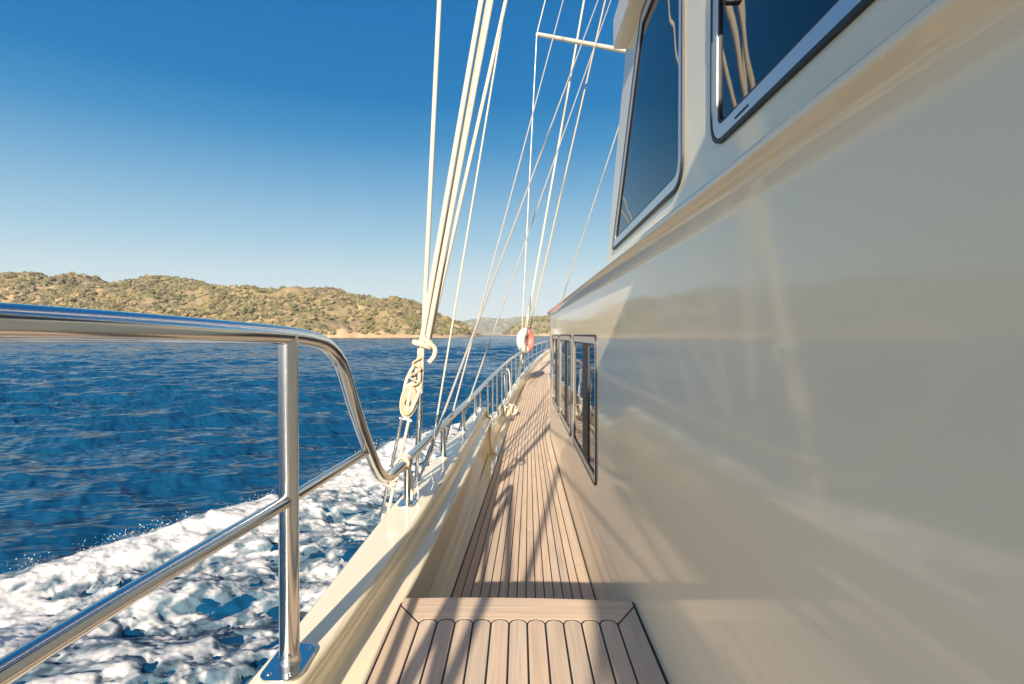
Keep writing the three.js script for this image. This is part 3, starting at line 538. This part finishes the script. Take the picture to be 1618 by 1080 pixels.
shroud('thin upright shroud that passes the tip of the spreader', P(0.03, 0.5, 11.4), [P(0.34, -5.75, 11.0), P(CL - 0.05, -15, 12.2)], 0.012, M.wire);
shroud('forward shroud nearest the wheelhouse window', P(0.62, 0.85, 16.2), [P(CL - 0.08, -5.6, 12.35)], 0.018, M.wire);
// rope bundle with block and lashing
{
  const k0 = P(-0.49, 0.022, 2.9);
  const labels = ['outermost thick white halyard of the rope bundle above the wooden block', 'tan halyard in the middle of the rope bundle', 'inner thick white halyard of the rope bundle', 'white halyard fanning away from the rope bundle towards the bow'];
  const off = [-0.012, 0.002, 0.016, 0.02], rad = [0.0137, 0.0093, 0.0137, 0.01], dz = [0, 0.03, 0.0, 0.03];
  const sl = [0.181, 0.186, 0.187, 0.226], off2 = [-0.021, 0.0, 0.02, 0.012];
  for (let k = 0; k < 4; k++) {
    const h = thing('halyard', labels[k], 'rope', 'halyards tied off above the wooden block');
    const L = 11.5 + k, a = P(-0.49 + off[k], 0.066, 2.9 + dz[k]), b = P(-0.49 + off[k] + sl[k] * L + off2[k] * 2, 0.066 - L, 2.9 + dz[k]);
    mesh('line', tube([a, b], rad[k], { straight: true, seg: 1, rad: 10 }), k === 1 ? M.ropeTan : M.rope, h);
  }
  const tk = thing('block_and_tackle', 'wooden pulley block lashed in white rope above the low rail', 'pulley tackle');
  const foot = P(-0.695, 0.946, 2.9), dir = k0.clone().sub(foot).normalize(), side = new THREE.Vector3(dir.y, -dir.x, 0), out = new THREE.Vector3(0, 0, 1);
  const at = (t, s = 0, o = 0) => foot.clone().add(dir.clone().multiplyScalar(t)).add(side.clone().multiplyScalar(s)).add(out.clone().multiplyScalar(o));
  const LEN = k0.distanceTo(foot);
  // wooden block: two cheeks and a sheave
  const bt = LEN * 0.66;
  const qd = new THREE.Quaternion().setFromUnitVectors(new THREE.Vector3(0, 1, 0), dir), put = (g, t, s = 0, o = 0) => { g.applyQuaternion(qd); const c = at(t, s, o); g.translate(c.x, c.y, c.z); return g; };
  for (const o of [-0.022, 0.012]) {
    const e = new THREE.Shape(); e.absellipse(0, 0, 0.034, 0.074, 0, Math.PI * 2); const w = new THREE.Path(); w.absellipse(0, -0.012, 0.02, 0.024, 0, Math.PI * 2, true); e.holes.push(w);
    const w2 = new THREE.Path(); w2.absellipse(0, 0.044, 0.009, 0.013, 0, Math.PI * 2, true); e.holes.push(w2);
    mesh('cheek', put(new THREE.ExtrudeGeometry(e, { depth: 0.008, bevelEnabled: true, bevelSize: 0.005, bevelThickness: 0.005, bevelSegments: 3, curveSegments: 18 }), bt, 0, o), M.varnish, tk);
  }
  const sheave = mesh('sheave', put(new THREE.TorusGeometry(0.024, 0.009, 10, 26), bt - 0.012, 0, 0.001), M.steel, tk);
  mesh('axle', rod(at(bt - 0.012, 0, -0.03), at(bt - 0.012, 0, 0.03), 0.006, 0.006, 10), M.steel, sheave);
  mesh('strop', put((() => { const g = new THREE.TorusGeometry(1, 0.14, 8, 36); g.scale(0.042, 0.084, 0.05); return g; })(), bt, 0, 0), M.rope, tk);
  // rope falls from the block to the knot and the foot
  const falls = [[-0.03, 0.012, 0.0], [0.0, 0.004, 0.02], [0.026, -0.008, -0.01], [0.034, 0.016, 0.018]];
  for (const [a, b, o] of falls) mesh('rope_fall', tube([at(bt - 0.05, a * 0.7, o), at(bt + 0.05, a * 1.2, o), at(bt + 0.13, a, -o), at(LEN - 0.06, b, o), at(LEN + 0.02, b * 0.5, o)], 0.0095, { seg: 30, rad: 8 }), M.rope, tk);
  mesh('lashing', tube([at(bt + 0.06, -0.03, 0.02), at(bt + 0.1, 0.03, 0.024), at(bt + 0.12, -0.02, 0.02), at(bt + 0.17, 0.025, 0.02), at(bt + 0.19, -0.02, 0.02), at(bt + 0.23, 0.02, 0.02)], 0.006, { seg: 60, rad: 6 }), M.ropeTan, tk);
  // knot: turns of thick rope with a drooping tail
  const kn = []; for (let t = 0; t <= 46; t++) { const a = t / 46 * Math.PI * 4.4; kn.push(at(LEN - 0.02 + 0.010 * Math.sin(a * 0.5) + 0.007 * t / 10 - 0.02, 0.043 * Math.cos(a) + 0.004, 0.036 * Math.sin(a))); }
  kn.push(at(LEN - 0.03, 0.07, 0.02), at(LEN - 0.07, 0.078, 0.02), at(LEN - 0.11, 0.06, 0.02));
  mesh('knot', tube(kn, 0.0125, { seg: 200, rad: 8 }), M.rope, tk);
  // fork bars and lanyard below
  for (const s of [-0.018, 0.02]) mesh('fork_bar', rod(at(0.0, s * 0.8), at(bt - 0.09, s), 0.008, 0.008, 10), s < 0 ? M.steel : M.rope, tk);
  mesh('fork_bridge', rod(at(LEN * 0.28, -0.03), at(LEN * 0.28, 0.032), 0.008, 0.008, 10), M.steel, tk);
  mesh('fork_bridge', rod(at(bt - 0.1, -0.03), at(bt - 0.1, 0.035), 0.007, 0.007, 10), M.steel, tk);
  mesh('strap', rod(at(-0.12), at(0.03), 0.012, 0.012, 10), M.rope, tk);
  for (const [t, s] of [[LEN * 0.20, 0.9], [LEN * 0.23, 1], [LEN * 0.26, 0.85]]) { const g = new THREE.TorusGeometry(0.03 * s, 0.006, 8, 24); g.rotateX(Math.PI / 2 + 0.3); const c = at(t); g.translate(c.x, c.y, c.z); mesh('lashing', g, M.rope, tk); }
}
// rope turns on the low rail
{
  const lr = thing('rail_lashing', 'pale rope hitched round the low rail beside its first stanchion', 'rope');
  const c = [-0.572, 0.636]; const t = []; for (let k = 0; k <= 70; k++) { const a = k / 70 * Math.PI * 2 * 5; t.push(P(c[0] + 0.030 * Math.cos(a), c[1] + 0.030 * Math.sin(a), 2.77 + 0.009 * k / 7)); }
  t.push(P(-0.55, 0.68, 2.87), P(-0.541, 0.75, 2.88), P(-0.545, 0.84, 2.875));
  mesh('turns', tube(t, 0.0065, { seg: 320, rad: 7 }), M.rope, lr);
}
// lifebuoy
{
  const lb = thing('lifebuoy', 'round lifebuoy, half white and half coral red, hung on the forward shrouds', 'lifebuoy');
  const c = P(0.14, 0.13, 12.2), turn = new THREE.Matrix4().makeRotationY(0.95);
  for (const [a0, mat, nm] of [[Math.PI / 2, M.buoyWhite, 'white_half'], [-Math.PI / 2, M.coral, 'red_half']]) { const g = new THREE.TorusGeometry(0.185, 0.09, 20, 30, Math.PI); g.rotateZ(a0); g.applyMatrix4(turn); g.translate(c.x, c.y, c.z); mesh(nm, g, mat, lb); }
  const hang = tube([P(0.14, -0.14, 12.2), P(0.17, -0.4, 12.25), P(0.22, -0.6, 12.3)], 0.008, { rad: 6 }); mesh('hanging_line', hang, M.rope, lb);
}
// coils of rope on the foredeck bulwark
function coil(label, x, h, D, R, turns, seed) {
  const r = rng(seed), t = []; const n = turns * 14;
  for (let k = 0; k <= n; k++) { const a = k / 14 * Math.PI * 2, e = 1 + 0.18 * (r() - 0.5); t.push(P(x + 0.05 * Math.sin(a * 0.37) + R * 0.55 * Math.cos(a) * e, h - R * Math.sin(a) * e + 0.02 * (r() - 0.5), D + R * 0.8 * Math.cos(a + 0.4) * e)); }
  const o = thing('rope_coil', label, 'rope coil', 'rope coils along the bulwark'); mesh('turns', tube(t, 0.011, { seg: n * 4, rad: 6 }), M.rope, o);
}
coil('white rope coil spilling onto the deck at the foredeck bulwark', -0.13, 1.22, 9.2, 0.085, 6, 3);
coil('smaller rope coil hung just abaft the spilled coil', -0.22, 1.15, 8.5, 0.07, 5, 9);
{
  const hk = thing('boat_hook', 'white hook topped pole lashed inside the forward rail', 'boat hook');
  const D = 9.6; mesh('pole', tube([P(-0.22, 1.2, D), P(-0.235, 0.85, D), P(-0.24, 0.68, D), P(-0.225, 0.6, D), P(-0.19, 0.59, D), P(-0.165, 0.64, D), P(-0.15, 0.85, D), P(-0.14, 1.15, D)], 0.009, { seg: 60, rad: 10 }), M.white, hk);
}
renderer.render(scene, camera);
